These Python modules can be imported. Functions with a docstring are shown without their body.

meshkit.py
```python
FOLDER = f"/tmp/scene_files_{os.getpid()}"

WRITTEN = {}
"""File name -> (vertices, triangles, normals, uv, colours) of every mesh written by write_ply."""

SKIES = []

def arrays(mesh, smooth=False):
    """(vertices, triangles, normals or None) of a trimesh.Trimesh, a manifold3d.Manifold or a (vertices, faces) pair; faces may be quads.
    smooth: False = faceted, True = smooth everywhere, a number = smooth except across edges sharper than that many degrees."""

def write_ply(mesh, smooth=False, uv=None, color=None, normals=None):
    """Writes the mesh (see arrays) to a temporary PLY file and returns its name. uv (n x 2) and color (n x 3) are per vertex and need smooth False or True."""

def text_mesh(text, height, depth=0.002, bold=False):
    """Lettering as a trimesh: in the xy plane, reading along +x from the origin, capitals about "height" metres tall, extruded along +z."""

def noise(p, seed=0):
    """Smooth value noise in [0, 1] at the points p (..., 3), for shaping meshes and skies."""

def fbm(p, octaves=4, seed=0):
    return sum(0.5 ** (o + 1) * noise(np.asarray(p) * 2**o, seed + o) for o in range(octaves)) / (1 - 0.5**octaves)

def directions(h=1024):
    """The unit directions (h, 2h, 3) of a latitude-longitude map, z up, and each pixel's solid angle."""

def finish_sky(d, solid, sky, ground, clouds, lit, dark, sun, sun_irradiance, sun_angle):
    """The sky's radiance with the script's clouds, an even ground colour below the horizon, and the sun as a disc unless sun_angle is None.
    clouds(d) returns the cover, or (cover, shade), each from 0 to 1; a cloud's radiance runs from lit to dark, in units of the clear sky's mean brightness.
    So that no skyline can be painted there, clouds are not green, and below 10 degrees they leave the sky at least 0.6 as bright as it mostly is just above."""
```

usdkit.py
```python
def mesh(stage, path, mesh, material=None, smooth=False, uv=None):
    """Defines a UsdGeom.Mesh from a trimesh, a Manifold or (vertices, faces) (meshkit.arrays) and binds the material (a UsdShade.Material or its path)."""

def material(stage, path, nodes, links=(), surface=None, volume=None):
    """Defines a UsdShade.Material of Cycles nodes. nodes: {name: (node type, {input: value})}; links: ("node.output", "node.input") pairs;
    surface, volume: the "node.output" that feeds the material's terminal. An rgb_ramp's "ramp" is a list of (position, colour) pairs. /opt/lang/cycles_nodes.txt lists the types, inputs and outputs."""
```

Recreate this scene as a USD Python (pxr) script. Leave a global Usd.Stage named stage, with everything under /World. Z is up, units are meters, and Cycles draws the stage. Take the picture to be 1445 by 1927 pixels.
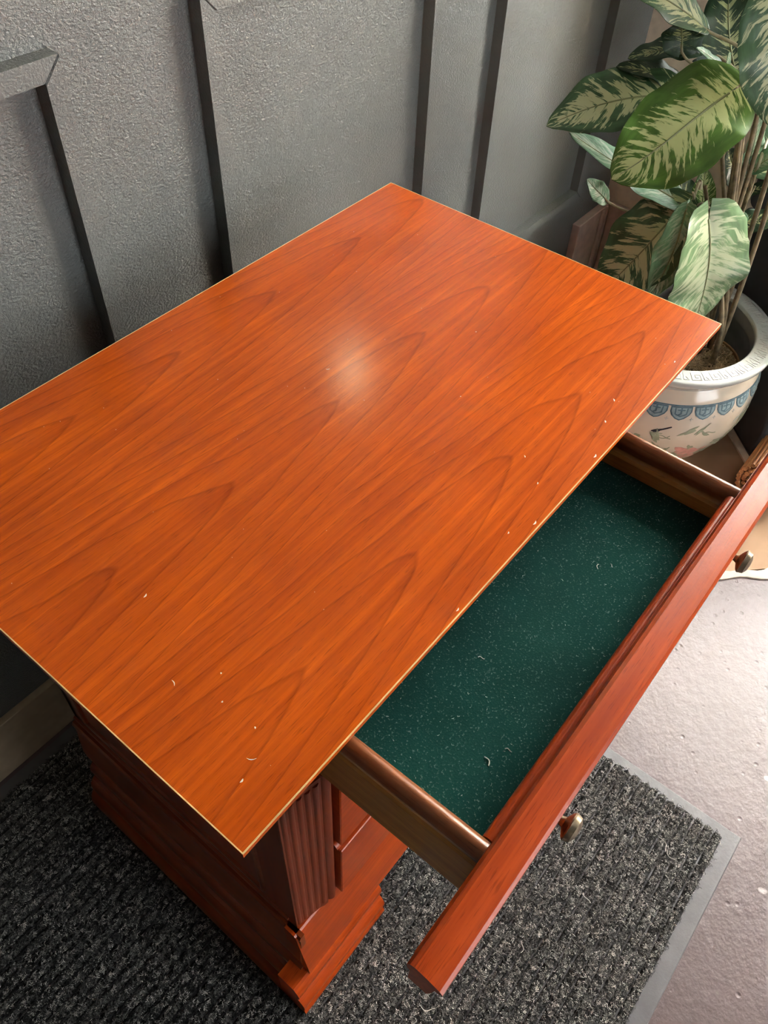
import math, random
import numpy as np, trimesh, usdkit
import shapely.geometry as sg
from pxr import Gf, Sdf, Usd, UsdGeom, UsdLux, UsdShade, Vt

random.seed(7)
rng = np.random.default_rng(7)
stage = Usd.Stage.CreateInMemory()
UsdGeom.SetStageUpAxis(stage, 'Z'); UsdGeom.SetStageMetersPerUnit(stage, 1.0)
UsdGeom.Xform.Define(stage, '/World'); UsdGeom.Scope.Define(stage, '/World/Looks')

# ---------------------------------------------------------------- camera, light, exposure
EXPOSURE = 2.6
CAM = (-0.85114, -0.65173, 1.30689)
XA = (0.62803743, -0.77746254, 0.03348122)      # picture right
DN = (-0.57537168, -0.49289544, -0.65268791)    # picture down
FW = (0.52394314, 0.39064829, -0.75688671)      # view direction
FPX = 1522.3457
cam = UsdGeom.Camera.Define(stage, '/World/camera')
cam.AddTransformOp().Set(Gf.Matrix4d(*XA, 0, *[-a for a in DN], 0, *[-a for a in FW], 0, *CAM, 1))
cam.CreateHorizontalApertureAttr(36.0); cam.CreateVerticalApertureAttr(36.0 * 1927 / 1445)
cam.CreateFocalLengthAttr(36.0 * FPX / 1445)
cam.CreateClippingRangeAttr((0.05, 100.0))
cam.CreateExposureAttr(EXPOSURE)

ROOM = dict(x0=-2.4, x1=2.0, y0=-3.2, y1=0.15, z0=-0.008, z1=2.7)
def rect_light(name, loc, normal, w, h, radiance, color):
    n = np.array(normal, float); n /= np.linalg.norm(n)
    x = np.cross([0, 0, 1.0], n)
    x = np.array([1.0, 0, 0]) if np.linalg.norm(x) < 1e-6 else x / np.linalg.norm(x)
    y = np.cross(n, x)
    L = UsdLux.RectLight.Define(stage, '/World/' + name)
    L.AddTransformOp().Set(Gf.Matrix4d(*map(float, x), 0, *map(float, y), 0, *map(float, n), 0, *map(float, loc), 1))
    L.CreateWidthAttr(w); L.CreateHeightAttr(h); L.CreateIntensityAttr(radiance)
    L.CreateColorAttr(Gf.Vec3f(*color))
    return L
# daylight that enters by the shop window in the right wall and the one in the front wall
rect_light('window_daylight', (1.93, -0.95, 1.70), (-1, 0, 0), 1.15, 1.6, 54.0, (1.0, 0.985, 0.96))
rect_light('front_daylight', (0.10, -3.12, 1.50), (0, 1, 0), 1.2, 2.0, 12.0, (1.0, 0.99, 0.97))
dome = UsdLux.DomeLight.Define(stage, '/World/sky_light')
dome.CreateIntensityAttr(0.25); dome.CreateColorAttr(Gf.Vec3f(0.85, 0.92, 1.0))

LAMP = (0.02, 0.085, 1.150)
lb = UsdLux.SphereLight.Define(stage, '/World/lamp_bulb')
lb.AddTranslateOp().Set(Gf.Vec3d(*LAMP)); lb.CreateRadiusAttr(0.022); lb.CreateIntensityAttr(7.0); lb.CreateColorAttr(Gf.Vec3f(1.0, 0.80, 0.52))

# ---------------------------------------------------------------- helpers
used = {}
def path_of(name, parent=None):
    base = (parent.GetPath().pathString if parent is not None else '/World') + '/'
    n = used.get(base + name, 0); used[base + name] = n + 1
    return base + (name if n == 0 else '%s_%03d' % (name, n))
def obj(name, mesh, mat, parent=None, smooth=False, uv=None):
    return usdkit.mesh(stage, path_of(name, parent), mesh, MAT[mat], smooth=smooth, uv=uv).GetPrim()
def tag(o, label=None, cat=None, group=None, kind=None):
    for k, v in (('label', label), ('category', cat), ('group', group), ('kind', kind)):
        if v: o.SetCustomDataByKey(k, v)
    return o
def thing(name, label, cat, loc=(0, 0, 0), group=None):
    x = UsdGeom.Xform.Define(stage, path_of(name)); x.AddTranslateOp().Set(Gf.Vec3d(*loc))
    return tag(x.GetPrim(), label, cat, group)
def struct(name, mesh, mat, parent=None, smooth=False):
    o = obj(name, mesh, mat, parent, smooth)
    if parent is None: o.SetCustomDataByKey('kind', 'structure')
    return o
def hull(pts):
    return trimesh.Trimesh(np.asarray(pts, float)).convex_hull
def box(x0, x1, y0, y1, z0, z1, c=0.0):
    if c <= 0:
        m = trimesh.creation.box([x1 - x0, y1 - y0, z1 - z0]); m.apply_translation([(x0 + x1) / 2, (y0 + y1) / 2, (z0 + z1) / 2]); return m
    P = []
    for sx in (0, 1):
        for sy in (0, 1):
            for sz in (0, 1):
                v = np.array([x1 if sx else x0, y1 if sy else y0, z1 if sz else z0])
                d = np.array([-1 if sx else 1, -1 if sy else 1, -1 if sz else 1]) * c
                for k in range(3):
                    w = v + d; w[k] = v[k]; P.append(w)
    return trimesh.convex.convex_hull(np.array(P))
def rbox(x0, x1, y0, y1, z0, z1, r, n=3):
    """box with edges rounded over radius r"""
    s = trimesh.creation.icosphere(n - 1, r).vertices
    P = [s + [x, y, z] for x in (x0 + r, x1 - r) for y in (y0 + r, y1 - r) for z in (z0 + r, z1 - r)]
    return trimesh.convex.convex_hull(np.vstack(P))
def cat(*ms):
    return trimesh.util.concatenate([m for m in ms])
def extrude(poly, axis, a, b):
    """closed 2-D profile extruded along an axis: 'x' uses (y, z), 'y' uses (x, z), 'z' uses (x, y)"""
    m = trimesh.creation.extrude_polygon(sg.Polygon(poly) if not isinstance(poly, sg.Polygon) else poly, b - a)
    v = np.array(m.vertices)
    o = {'x': np.c_[v[:, 2] + a, v[:, 0], v[:, 1]], 'y': np.c_[v[:, 0], v[:, 2] + a, v[:, 1]], 'z': np.c_[v[:, 0], v[:, 1], v[:, 2] + a]}[axis]
    m = trimesh.Trimesh(o, m.faces, process=False); m.fix_normals(); return m
def lathe(prof, n=48):
    return trimesh.creation.revolve(np.asarray(prof, float), sections=n)
def tube(pts, r, n=6, taper=None):
    """swept tube through pts; r a number or one per point"""
    p = np.asarray(pts, float); k = len(p); r = np.broadcast_to(np.asarray(r, float), k)
    t = np.gradient(p, axis=0); t /= np.maximum(np.linalg.norm(t, axis=1, keepdims=True), 1e-9)
    ref = np.array([0, 0, 1.0]) if abs(t[0, 2]) < 0.9 else np.array([1.0, 0, 0])
    u = np.cross(t, ref); u /= np.maximum(np.linalg.norm(u, axis=1, keepdims=True), 1e-9)
    w = np.cross(t, u); a = np.linspace(0, 2 * np.pi, n, endpoint=False)
    v = (p[:, None] + r[:, None, None] * (np.cos(a)[None, :, None] * u[:, None] + np.sin(a)[None, :, None] * w[:, None])).reshape(-1, 3)
    f = []
    for i in range(k - 1):
        for j in range(n):
            q = (j + 1) % n
            f += [[i * n + j, i * n + q, (i + 1) * n + q], [i * n + j, (i + 1) * n + q, (i + 1) * n + j]]
    v = np.vstack([v, p[:1], p[-1:]])
    for j in range(n):
        q = (j + 1) % n
        f += [[k * n, q, j], [k * n + 1, (k - 1) * n + j, (k - 1) * n + q]]
    m = trimesh.Trimesh(v, np.array(f), process=False); m.fix_normals(); return m
def bez(a, b, c, d, n=12):
    t = np.linspace(0, 1, n)[:, None]; a, b, c, d = map(lambda q: np.asarray(q, float), (a, b, c, d))
    return (1 - t) ** 3 * a + 3 * (1 - t) ** 2 * t * b + 3 * (1 - t) * t * t * c + t ** 3 * d

# ---------------------------------------------------------------- materials
MAT = {}
def mat(name, nodes, links=(), surface='p.BSDF'):
    MAT[name] = usdkit.material(stage, '/World/Looks/' + name, nodes, links, surface=surface)
def plain(name, col, rough=0.5, scale=40.0, amt=0.12, bump=0.0, bscale=200.0, **kw):
    """one colour with a little mottling and relief"""
    lo = [c * (1 - amt) for c in col]; hi = [min(1, c * (1 + amt)) for c in col]
    nd = {'g': ('geometry', {}), 'n': ('noise_texture', {'scale': scale, 'detail': 5.0}),
          'r': ('rgb_ramp', {'ramp': [(0.3, lo), (0.7, hi)]}), 'p': ('principled_bsdf', {'roughness': rough, **kw})}
    lk = [('g.position', 'n.vector'), ('n.fac', 'r.fac'), ('r.color', 'p.base_color')]
    if bump > 0:
        nd['bn'] = ('noise_texture', {'scale': bscale, 'detail': 4.0, 'roughness': 0.55}); nd['b'] = ('bump', {'strength': bump, 'distance': 0.002})
        lk += [('g.position', 'bn.vector'), ('bn.fac', 'b.height'), ('b.normal', 'p.normal')]
    mat(name, nd, lk)

def wood(name, light, dark, axis='x', rough=0.3, arches=False, coat=0.0, spec=0.5, streak=1.0):
    """lacquered timber: long streaks and pores along the axis; arches = flat-sawn cathedral figure"""
    st = {'x': (2.6, 150.0, 150.0), 'y': (95.0, 2.2, 95.0), 'z': (95.0, 95.0, 2.2)}[axis]
    po = {'x': (60.0, 900.0, 900.0), 'y': (900.0, 60.0, 900.0), 'z': (900.0, 900.0, 60.0)}[axis]
    mid = [(a + b) / 2 for a, b in zip(light, dark)]
    nd = {'g': ('geometry', {}),
          'm1': ('mapping', {'scale': st}), 'n1': ('noise_texture', {'scale': 1.0, 'detail': 6.0, 'roughness': 0.62, 'distortion': 0.25}),
          'r1': ('rgb_ramp', {'ramp': [(0.28, [d * streak + m * (1 - streak) for d, m in zip(dark, mid)]), (0.5, mid), (0.72, light)]}),
          'm2': ('mapping', {'scale': po}), 'n2': ('noise_texture', {'scale': 1.0, 'detail': 2.0}),
          'r2': ('rgb_ramp', {'ramp': [(0.30, (0.55, 0.5, 0.5)), (0.42, (1, 1, 1))]}),
          'n3': ('noise_texture', {'scale': 9.0, 'detail': 3.0}), 'r3': ('rgb_ramp', {'ramp': [(0.3, (0.86, 0.82, 0.8)), (0.7, (1.08, 1.1, 1.1))]}),
          'x1': ('mix', {'mix_type': 'multiply', 'fac': 0.7}), 'x2': ('mix', {'mix_type': 'multiply', 'fac': 1.0}),
          'p': ('principled_bsdf', {'roughness': rough, 'coat_weight': coat, 'coat_roughness': 0.22, 'specular_ior_level': spec}),
          'bn': ('noise_texture', {'scale': 260.0, 'detail': 3.0}), 'b': ('bump', {'strength': 0.06, 'distance': 0.001})}
    lk = [('g.position', 'm1.vector'), ('m1.vector', 'n1.vector'), ('n1.fac', 'r1.fac'), ('g.position', 'm2.vector'), ('m2.vector', 'n2.vector'), ('n2.fac', 'r2.fac'),
          ('g.position', 'n3.vector'), ('n3.fac', 'r3.fac'), ('r1.color', 'x1.color1'), ('r2.color', 'x1.color2'), ('x1.color', 'x2.color1'), ('r3.color', 'x2.color2'),
          ('g.position', 'bn.vector'), ('bn.fac', 'b.height'), ('b.normal', 'p.normal')]
    last = 'x2.color'
    if arches:
        # stacked leaves of veneer: in each strip the growth lines are arches that point along +x
        def M(k, typ, **kw): nd[k] = ('math', {'math_type': typ, **kw})
        nd['s'] = ('separate_xyz', {}); lk.append(('g.position', 's.vector'))
        nd['mw'] = ('mapping', {'scale': (3.2, 9.0, 1.0)}); nd['nw'] = ('noise_texture', {'scale': 1.0, 'detail': 2.5, 'roughness': 0.5})
        lk += [('g.position', 'mw.vector'), ('mw.vector', 'nw.vector')]
        nd['mv'] = ('mapping', {'scale': (8.0, 60.0, 1.0)}); nd['nv'] = ('noise_texture', {'scale': 1.0, 'detail': 3.0})
        lk += [('g.position', 'mv.vector'), ('mv.vector', 'nv.vector')]
        M('y1', 'multiply_add', value2=1 / 0.18, value3=0.844); lk.append(('s.y', 'y1.value1'))
        M('wob', 'multiply_add', value2=0.16, value3=-0.08); lk.append(('nw.fac', 'wob.value1'))
        M('y2', 'add'); lk += [('y1.value', 'y2.value1'), ('wob.value', 'y2.value2')]
        M('fl', 'floor'); lk.append(('y2.value', 'fl.value1'))
        M('fr', 'subtract'); lk += [('y2.value', 'fr.value1'), ('fl.value', 'fr.value2')]
        M('ce', 'subtract', value2=0.5); lk.append(('fr.value', 'ce.value1'))
        M('ab', 'absolute'); lk.append(('ce.value', 'ab.value1'))
        M('pw', 'power', value2=1.55); lk.append(('ab.value', 'pw.value1'))
        M('pk', 'multiply', value2=13.0); lk.append(('pw.value', 'pk.value1'))
        M('xx', 'multiply', value2=1 / 0.14); lk.append(('s.x', 'xx.value1'))
        M('ph', 'multiply_add', value2=-0.716, value3=0.12); lk.append(('fl.value', 'ph.value1'))
        M('h1', 'add'); lk += [('xx.value', 'h1.value1'), ('pk.value', 'h1.value2')]
        M('h2', 'add'); lk += [('h1.value', 'h2.value1'), ('ph.value', 'h2.value2')]
        M('wb2', 'multiply_add', value2=0.9, value3=-0.45); lk.append(('nw.fac', 'wb2.value1'))
        M('h3', 'add'); lk += [('h2.value', 'h3.value1'), ('wb2.value', 'h3.value2')]
        M('wb3', 'multiply_add', value2=0.16, value3=-0.08); lk.append(('nv.fac', 'wb3.value1'))
        M('h4', 'add'); lk += [('h3.value', 'h4.value1'), ('wb3.value', 'h4.value2')]
        M('lf', 'fraction'); lk.append(('h4.value', 'lf.value1'))
        nd['lr'] = ('rgb_ramp', {'ramp': [(0.0, (0.5, 0.4, 0.36)), (0.022, (0.66, 0.58, 0.55)), (0.055, (1.06, 1.12, 1.15)), (0.5, (1.0, 1.0, 1.0)), (0.93, (0.9, 0.86, 0.84)), (1.0, (0.6, 0.52, 0.5))]})
        lk.append(('lf.value', 'lr.fac'))
        nd['x3'] = ('mix', {'mix_type': 'multiply', 'fac': 0.66}); lk += [(last, 'x3.color1'), ('lr.color', 'x3.color2')]
        last = 'x3.color'
    lk.append((last, 'p.base_color'))
    mat(name, nd, lk)

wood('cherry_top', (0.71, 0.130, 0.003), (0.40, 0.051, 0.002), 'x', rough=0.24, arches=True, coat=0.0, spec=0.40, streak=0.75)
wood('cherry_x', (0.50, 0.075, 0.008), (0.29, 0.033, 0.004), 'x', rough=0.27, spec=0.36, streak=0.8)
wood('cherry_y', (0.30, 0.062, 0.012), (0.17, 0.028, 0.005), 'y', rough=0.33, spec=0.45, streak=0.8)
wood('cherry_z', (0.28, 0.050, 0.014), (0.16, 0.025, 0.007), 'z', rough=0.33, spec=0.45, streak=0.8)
wood('drawer_oak', (0.56, 0.30, 0.075), (0.33, 0.15, 0.034), 'y', rough=0.45)
wood('drawer_rim', (0.33, 0.115, 0.04), (0.17, 0.052, 0.018), 'y', rough=0.3, coat=0.3)
wood('bamboo', (0.74, 0.38, 0.16), (0.36, 0.14, 0.045), 'x', rough=0.45)
plain('edge_highlight_pale', (0.80, 0.55, 0.25), 0.35, amt=0.2)  # pale colour of the highlight painted along the tabletop edge
plain('scratch_white', (0.85, 0.78, 0.68), 0.5)
plain('groove_dark', (0.02, 0.010, 0.007), 0.6)

def painted_wall(name, col, rough, relief):
    nd = {'g': ('geometry', {}), 'n': ('noise_texture', {'scale': 7.0, 'detail': 4.0}),
          'r': ('rgb_ramp', {'ramp': [(0.3, [c * 0.93 for c in col]), (0.7, [c * 1.07 for c in col])]}),
          'm': ('mapping', {'scale': (1.0, 1.0, 1.25)}),
          'b1': ('noise_texture', {'scale': 310.0, 'detail': 2.0, 'roughness': 0.5, 'distortion': 0.25}), 'b': ('bump', {'strength': relief, 'distance': 0.0035}),
          'p': ('principled_bsdf', {'roughness': rough, 'specular_ior_level': 0.7})}
    mat(name, nd, [('g.position', 'n.vector'), ('n.fac', 'r.fac'), ('r.color', 'p.base_color'), ('g.position', 'm.vector'), ('m.vector', 'b1.vector'), ('b1.fac', 'b.height'), ('b.normal', 'p.normal')])
painted_wall('charcoal_paint', (0.150, 0.160, 0.152), 0.48, 0.6)
painted_wall('charcoal_trim', (0.150, 0.160, 0.152), 0.48, 0.45)
plain('beige_paint', (0.74, 0.63, 0.49), 0.55, bump=0.05)
plain('beige_block', (0.62, 0.47, 0.39), 0.55, bump=0.05)
plain('beige_trim', (0.42, 0.33, 0.22), 0.5)
plain('ceiling_white', (0.10, 0.095, 0.09), 0.8)
plain('far_wall', (0.055, 0.052, 0.05), 0.7)
plain('window_frame_paint', (0.12, 0.12, 0.12), 0.45)
mat('window_glass', {'t': ('transparent_bsdf', {}), 'g': ('glossy_bsdf', {'roughness': 0.02}), 'f': ('fresnel', {'IOR': 1.45}), 'm': ('mix_closure', {})},
    [('f.fac', 'm.fac'), ('t.BSDF', 'm.closure1'), ('g.BSDF', 'm.closure2')], surface='m.closure')

# painted concrete: mauve grey, glossy, pitted
mat('painted_concrete', {'g': ('geometry', {}), 'n': ('noise_texture', {'scale': 3.5, 'detail': 5.0}),
    'r': ('rgb_ramp', {'ramp': [(0.3, (0.085, 0.062, 0.065)), (0.7, (0.118, 0.086, 0.088))]}),
    'v': ('noise_texture', {'scale': 16.0, 'detail': 2.0}), 'c': ('rgb_ramp', {'ramp': [(0.76, (0, 0, 0)), (0.775, (1, 1, 1))]}),
    'x': ('mix', {'mix_type': 'mix', 'color2': (0.32, 0.28, 0.28)}),
    'b1': ('noise_texture', {'scale': 55.0, 'detail': 4.0, 'roughness': 0.6}), 'b2': ('voronoi_texture', {'scale': 38.0}),
    'b2r': ('map_range', {'from_min': 0.0, 'from_max': 0.16, 'to_min': -0.8, 'to_max': 0.0, 'clamp': True}),
    'a': ('math', {'math_type': 'add'}), 'b': ('bump', {'strength': 0.34, 'distance': 0.004}),
    'p': ('principled_bsdf', {'roughness': 0.36, 'specular_ior_level': 0.6})},
    [('g.position', 'n.vector'), ('n.fac', 'r.fac'), ('g.position', 'v.vector'), ('v.fac', 'c.fac'), ('r.color', 'x.color1'), ('c.color', 'x.fac'), ('x.color', 'p.base_color'),
     ('g.position', 'b1.vector'), ('g.position', 'b2.vector'), ('b2.distance', 'b2r.value'), ('b1.fac', 'a.value1'), ('b2r.result', 'a.value2'), ('a.value', 'b.height'), ('b.normal', 'p.normal')])

plain('mat_rubber', (0.105, 0.105, 0.112), 0.42, bump=0.1)
plain('mat_base', (0.022, 0.023, 0.022), 0.95)
plain('mat_fibre_dark', (0.035, 0.036, 0.034), 0.8)
plain('mat_fibre_mid', (0.14, 0.14, 0.132), 0.75)
plain('mat_fibre_pale', (0.62, 0.60, 0.55), 0.6)

# green baize with a bloom of lint
mat('green_felt', {'g': ('geometry', {}), 'n': ('noise_texture', {'scale': 6.0, 'detail': 5.0}),
    'r': ('rgb_ramp', {'ramp': [(0.3, (0.0035, 0.030, 0.025)), (0.7, (0.010, 0.072, 0.060))]}),
    'v': ('noise_texture', {'scale': 520.0, 'detail': 2.0}), 'vr': ('rgb_ramp', {'ramp': [(0.60, (0, 0, 0)), (0.74, (0.30, 0.36, 0.34))]}),
    'l': ('voronoi_texture', {'scale': 95.0}), 'lr': ('rgb_ramp', {'ramp': [(0.03, (0.4, 0.45, 0.42)), (0.07, (0, 0, 0))]}),
    'x': ('mix', {'mix_type': 'add', 'fac': 0.35}), 'y': ('mix', {'mix_type': 'add', 'fac': 0.5}),
    'b': ('bump', {'strength': 0.4, 'distance': 0.001}),
    'p': ('principled_bsdf', {'roughness': 0.95, 'specular_ior_level': 0.1, 'sheen_weight': 0.25, 'sheen_roughness': 0.4, 'sheen_tint': (0.5, 0.75, 0.68)})},
    [('g.position', 'n.vector'), ('n.fac', 'r.fac'), ('g.position', 'v.vector'), ('v.fac', 'vr.fac'), ('g.position', 'l.vector'), ('l.distance', 'lr.fac'),
     ('r.color', 'x.color1'), ('vr.color', 'x.color2'), ('x.color', 'y.color1'), ('lr.color', 'y.color2'), ('y.color', 'p.base_color'), ('v.fac', 'b.height'), ('b.normal', 'p.normal')])
plain('lint', (0.75, 0.78, 0.74), 0.8)
plain('antique_brass', (0.30, 0.25, 0.17), 0.34, amt=0.3, scale=120.0, metallic=1.0)
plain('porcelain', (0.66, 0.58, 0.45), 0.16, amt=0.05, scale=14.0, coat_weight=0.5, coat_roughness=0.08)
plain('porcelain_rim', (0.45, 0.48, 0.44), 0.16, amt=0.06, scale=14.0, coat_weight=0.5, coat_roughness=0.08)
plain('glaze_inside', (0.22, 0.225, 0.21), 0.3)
plain('paint_blue', (0.10, 0.17, 0.20), 0.25, amt=0.25, scale=90.0)
plain('paint_blue_pale', (0.24, 0.34, 0.35), 0.25, amt=0.2, scale=90.0)
plain('paint_green', (0.28, 0.31, 0.20), 0.25, amt=0.25, scale=60.0)
plain('paint_pink', (0.58, 0.27, 0.22), 0.25, amt=0.25, scale=60.0)
plain('paint_black', (0.03, 0.03, 0.04), 0.3)
plain('paint_grey', (0.45, 0.47, 0.43), 0.25)
plain('moss_fibre', (0.52, 0.40, 0.25), 0.85, amt=0.4, scale=60)
plain('moss_dark', (0.14, 0.10, 0.06), 0.95)
plain('nursery_pot', (0.36, 0.20, 0.085), 0.5)
plain('stem_brown', (0.20, 0.155, 0.085), 0.5, amt=0.45, scale=70)
plain('petiole', (0.42, 0.37, 0.24), 0.5, amt=0.25, scale=60)
plain('cardboard', (0.34, 0.215, 0.125), 0.8, amt=0.12, scale=12)
plain('cardboard_edge', (0.60, 0.50, 0.40), 0.8, amt=0.15, scale=40)
plain('black_cloth', (0.062, 0.063, 0.068), 0.85, bump=0.1, bscale=500)
plain('lamp_metal', (0.25, 0.22, 0.17), 0.35, metallic=1.0)

def leaf_mat(name, green, cream, lo, hi, reach):
    """variegated leaf: cream streaks run along the side veins, thick by the midrib and thinning to a green margin. st = (along the leaf, across it from -1 to 1)"""
    nd = {'tc': ('texture_coordinate', {}), 's': ('separate_xyz', {}), 'av': ('math', {'math_type': 'absolute'}),
          'k': ('math', {'math_type': 'multiply_add', 'value2': -0.22}), 'ax': ('math', {'math_type': 'multiply', 'value2': 1.6}),
          'cv': ('combine_xyz', {}), 'info': ('object_info', {}), 'rz': ('math', {'math_type': 'multiply', 'value2': 37.0}),
          'm': ('mapping', {'scale': (26.0, 1.7, 1.0)}), 'n': ('noise_texture', {'scale': 1.0, 'detail': 4.0, 'roughness': 0.6, 'distortion': 0.3}),
          'fade': ('map_range', {'from_min': 0.05, 'from_max': reach, 'to_min': 0.07, 'to_max': -0.13, 'clamp': True}),
          'a': ('math', {'math_type': 'add'}), 'r': ('rgb_ramp', {'ramp': [(lo, (0, 0, 0)), (hi, (1, 1, 1))]}),
          'n2': ('noise_texture', {'scale': 5.0, 'detail': 3.0}), 'gr': ('rgb_ramp', {'ramp': [(0.3, [c * 0.65 for c in green]), (0.7, [c * 1.35 for c in green])]}),
          'x': ('mix', {'mix_type': 'mix', 'color2': cream}),
          'w': ('wave_texture', {'wave_type': 'bands', 'scale': 5.0, 'distortion': 0.6}), 'b': ('bump', {'strength': 0.12, 'distance': 0.003}),
          'p': ('principled_bsdf', {'roughness': 0.40, 'specular_ior_level': 0.45}),
          't': ('translucent_bsdf', {}), 'mx': ('mix_closure', {'fac': 0.14})}
    lk = [('tc.UV', 's.vector'), ('s.y', 'av.value1'), ('av.value', 'k.value1'), ('s.x', 'k.value3'), ('av.value', 'cv.y'), ('k.value', 'cv.x'), ('info.random', 'rz.value1'), ('rz.value', 'cv.z'),
          ('cv.vector', 'm.vector'), ('m.vector', 'n.vector'), ('av.value', 'fade.value'), ('n.fac', 'a.value1'), ('fade.result', 'a.value2'), ('a.value', 'r.fac'),
          ('tc.UV', 'n2.vector'), ('n2.fac', 'gr.fac'), ('gr.color', 'x.color1'), ('r.color', 'x.fac'), ('x.color', 'p.base_color'), ('x.color', 't.color'),
          ('n.fac', 'b.height'), ('b.normal', 'p.normal'), ('p.BSDF', 'mx.closure1'), ('t.BSDF', 'mx.closure2')]
    nd.pop('w'); nd.pop('ax')
    mat(name, nd, lk, surface='mx.closure')
leaf_mat('leaf_mid', (0.060, 0.130, 0.055), (0.56, 0.60, 0.34), 0.47, 0.53, 1.0)
leaf_mat('leaf_dark', (0.022, 0.055, 0.024), (0.42, 0.46, 0.23), 0.53, 0.58, 0.9)
leaf_mat('leaf_lush', (0.085, 0.190, 0.028), (0.58, 0.66, 0.30), 0.465, 0.525, 1.05)
leaf_mat('leaf_pale', (0.17, 0.33, 0.19), (0.52, 0.62, 0.46), 0.44, 0.62, 1.0)
leaf_mat('leaf_silver', (0.13, 0.23, 0.10), (0.44, 0.50, 0.31), 0.44, 0.56, 1.2)
plain('leaf_midrib', (0.24, 0.27, 0.13), 0.5)

# ================================================================ SETTING
R = ROOM
z0, z1, yb = R['z0'], R['z1'], R['y1']
struct('floor', box(R['x0'], R['x1'], R['y0'], yb + 0.1, z0 - 0.1, z0), 'painted_concrete')
struct('ceiling', box(R['x0'], R['x1'], R['y0'], yb + 0.1, z1, z1 + 0.1), 'ceiling_white')
XE = 1.146                                      # where the charcoal stretch of the back wall ends
wb = struct('wall_back', box(R['x0'], XE, yb, yb + 0.1, z0, z1), 'charcoal_paint')
struct('wall_back_001', box(XE, R['x1'], yb + 0.012, yb + 0.1, z0, z1), 'beige_paint')
struct('wall_left', box(R['x0'] - 0.1, R['x0'], R['y0'], yb + 0.1, z0, z1), 'far_wall')
def wall_with_hole(axis, at, t, a0, a1, h0, h1, b0, b1):
    """wall of thickness t from a0 to a1, with an opening b0..b1 by h0..h1"""
    g = lambda p, q, u, v: box(at, at + t, p, q, u, v) if axis == 'x' else box(p, q, at, at + t, u, v)
    return cat(g(a0, a1, z0, h0), g(a0, a1, h1, z1), g(a0, b0, h0, h1), g(b1, a1, h0, h1))
struct('wall_right', wall_with_hole('x', R['x1'], 0.1, R['y0'], yb + 0.1, 0.88, 2.52, -1.55, -0.35), 'beige_paint')
struct('wall_front', wall_with_hole('y', R['y0'] - 0.1, 0.1, R['x0'], R['x1'], 0.48, 2.52, -0.52, 0.72), 'far_wall')
def window(name, axis, at, b0, b1, h0, h1):
    g = lambda p, q, u, v, d=0.05: box(at - d / 2, at + d / 2, p, q, u, v) if axis == 'x' else box(p, q, at - d / 2, at + d / 2, u, v)
    w = UsdGeom.Xform.Define(stage, path_of(name)).GetPrim(); w.SetCustomDataByKey('kind', 'structure')
    f = 0.05; m = (b0 + b1) / 2
    obj('frame', cat(g(b0, b1, h0, h0 + f), g(b0, b1, h1 - f, h1), g(b0, b0 + f, h0, h1), g(b1 - f, b1, h0, h1)), 'window_frame_paint', w)
    obj('mullion', g(m - 0.02, m + 0.02, h0, h1), 'window_frame_paint', w)
    obj('pane', g(b0 + f, m - 0.02, h0 + f, h1 - f, 0.006), 'window_glass', w); obj('pane', g(m + 0.02, b1 - f, h0 + f, h1 - f, 0.006), 'window_glass', w)
window('window_1', 'x', R['x1'] + 0.05, -1.55, -0.35, 0.88, 2.52)
window('window_2', 'y', R['y0'] - 0.05, -0.52, 0.72, 0.48, 2.52)
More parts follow.
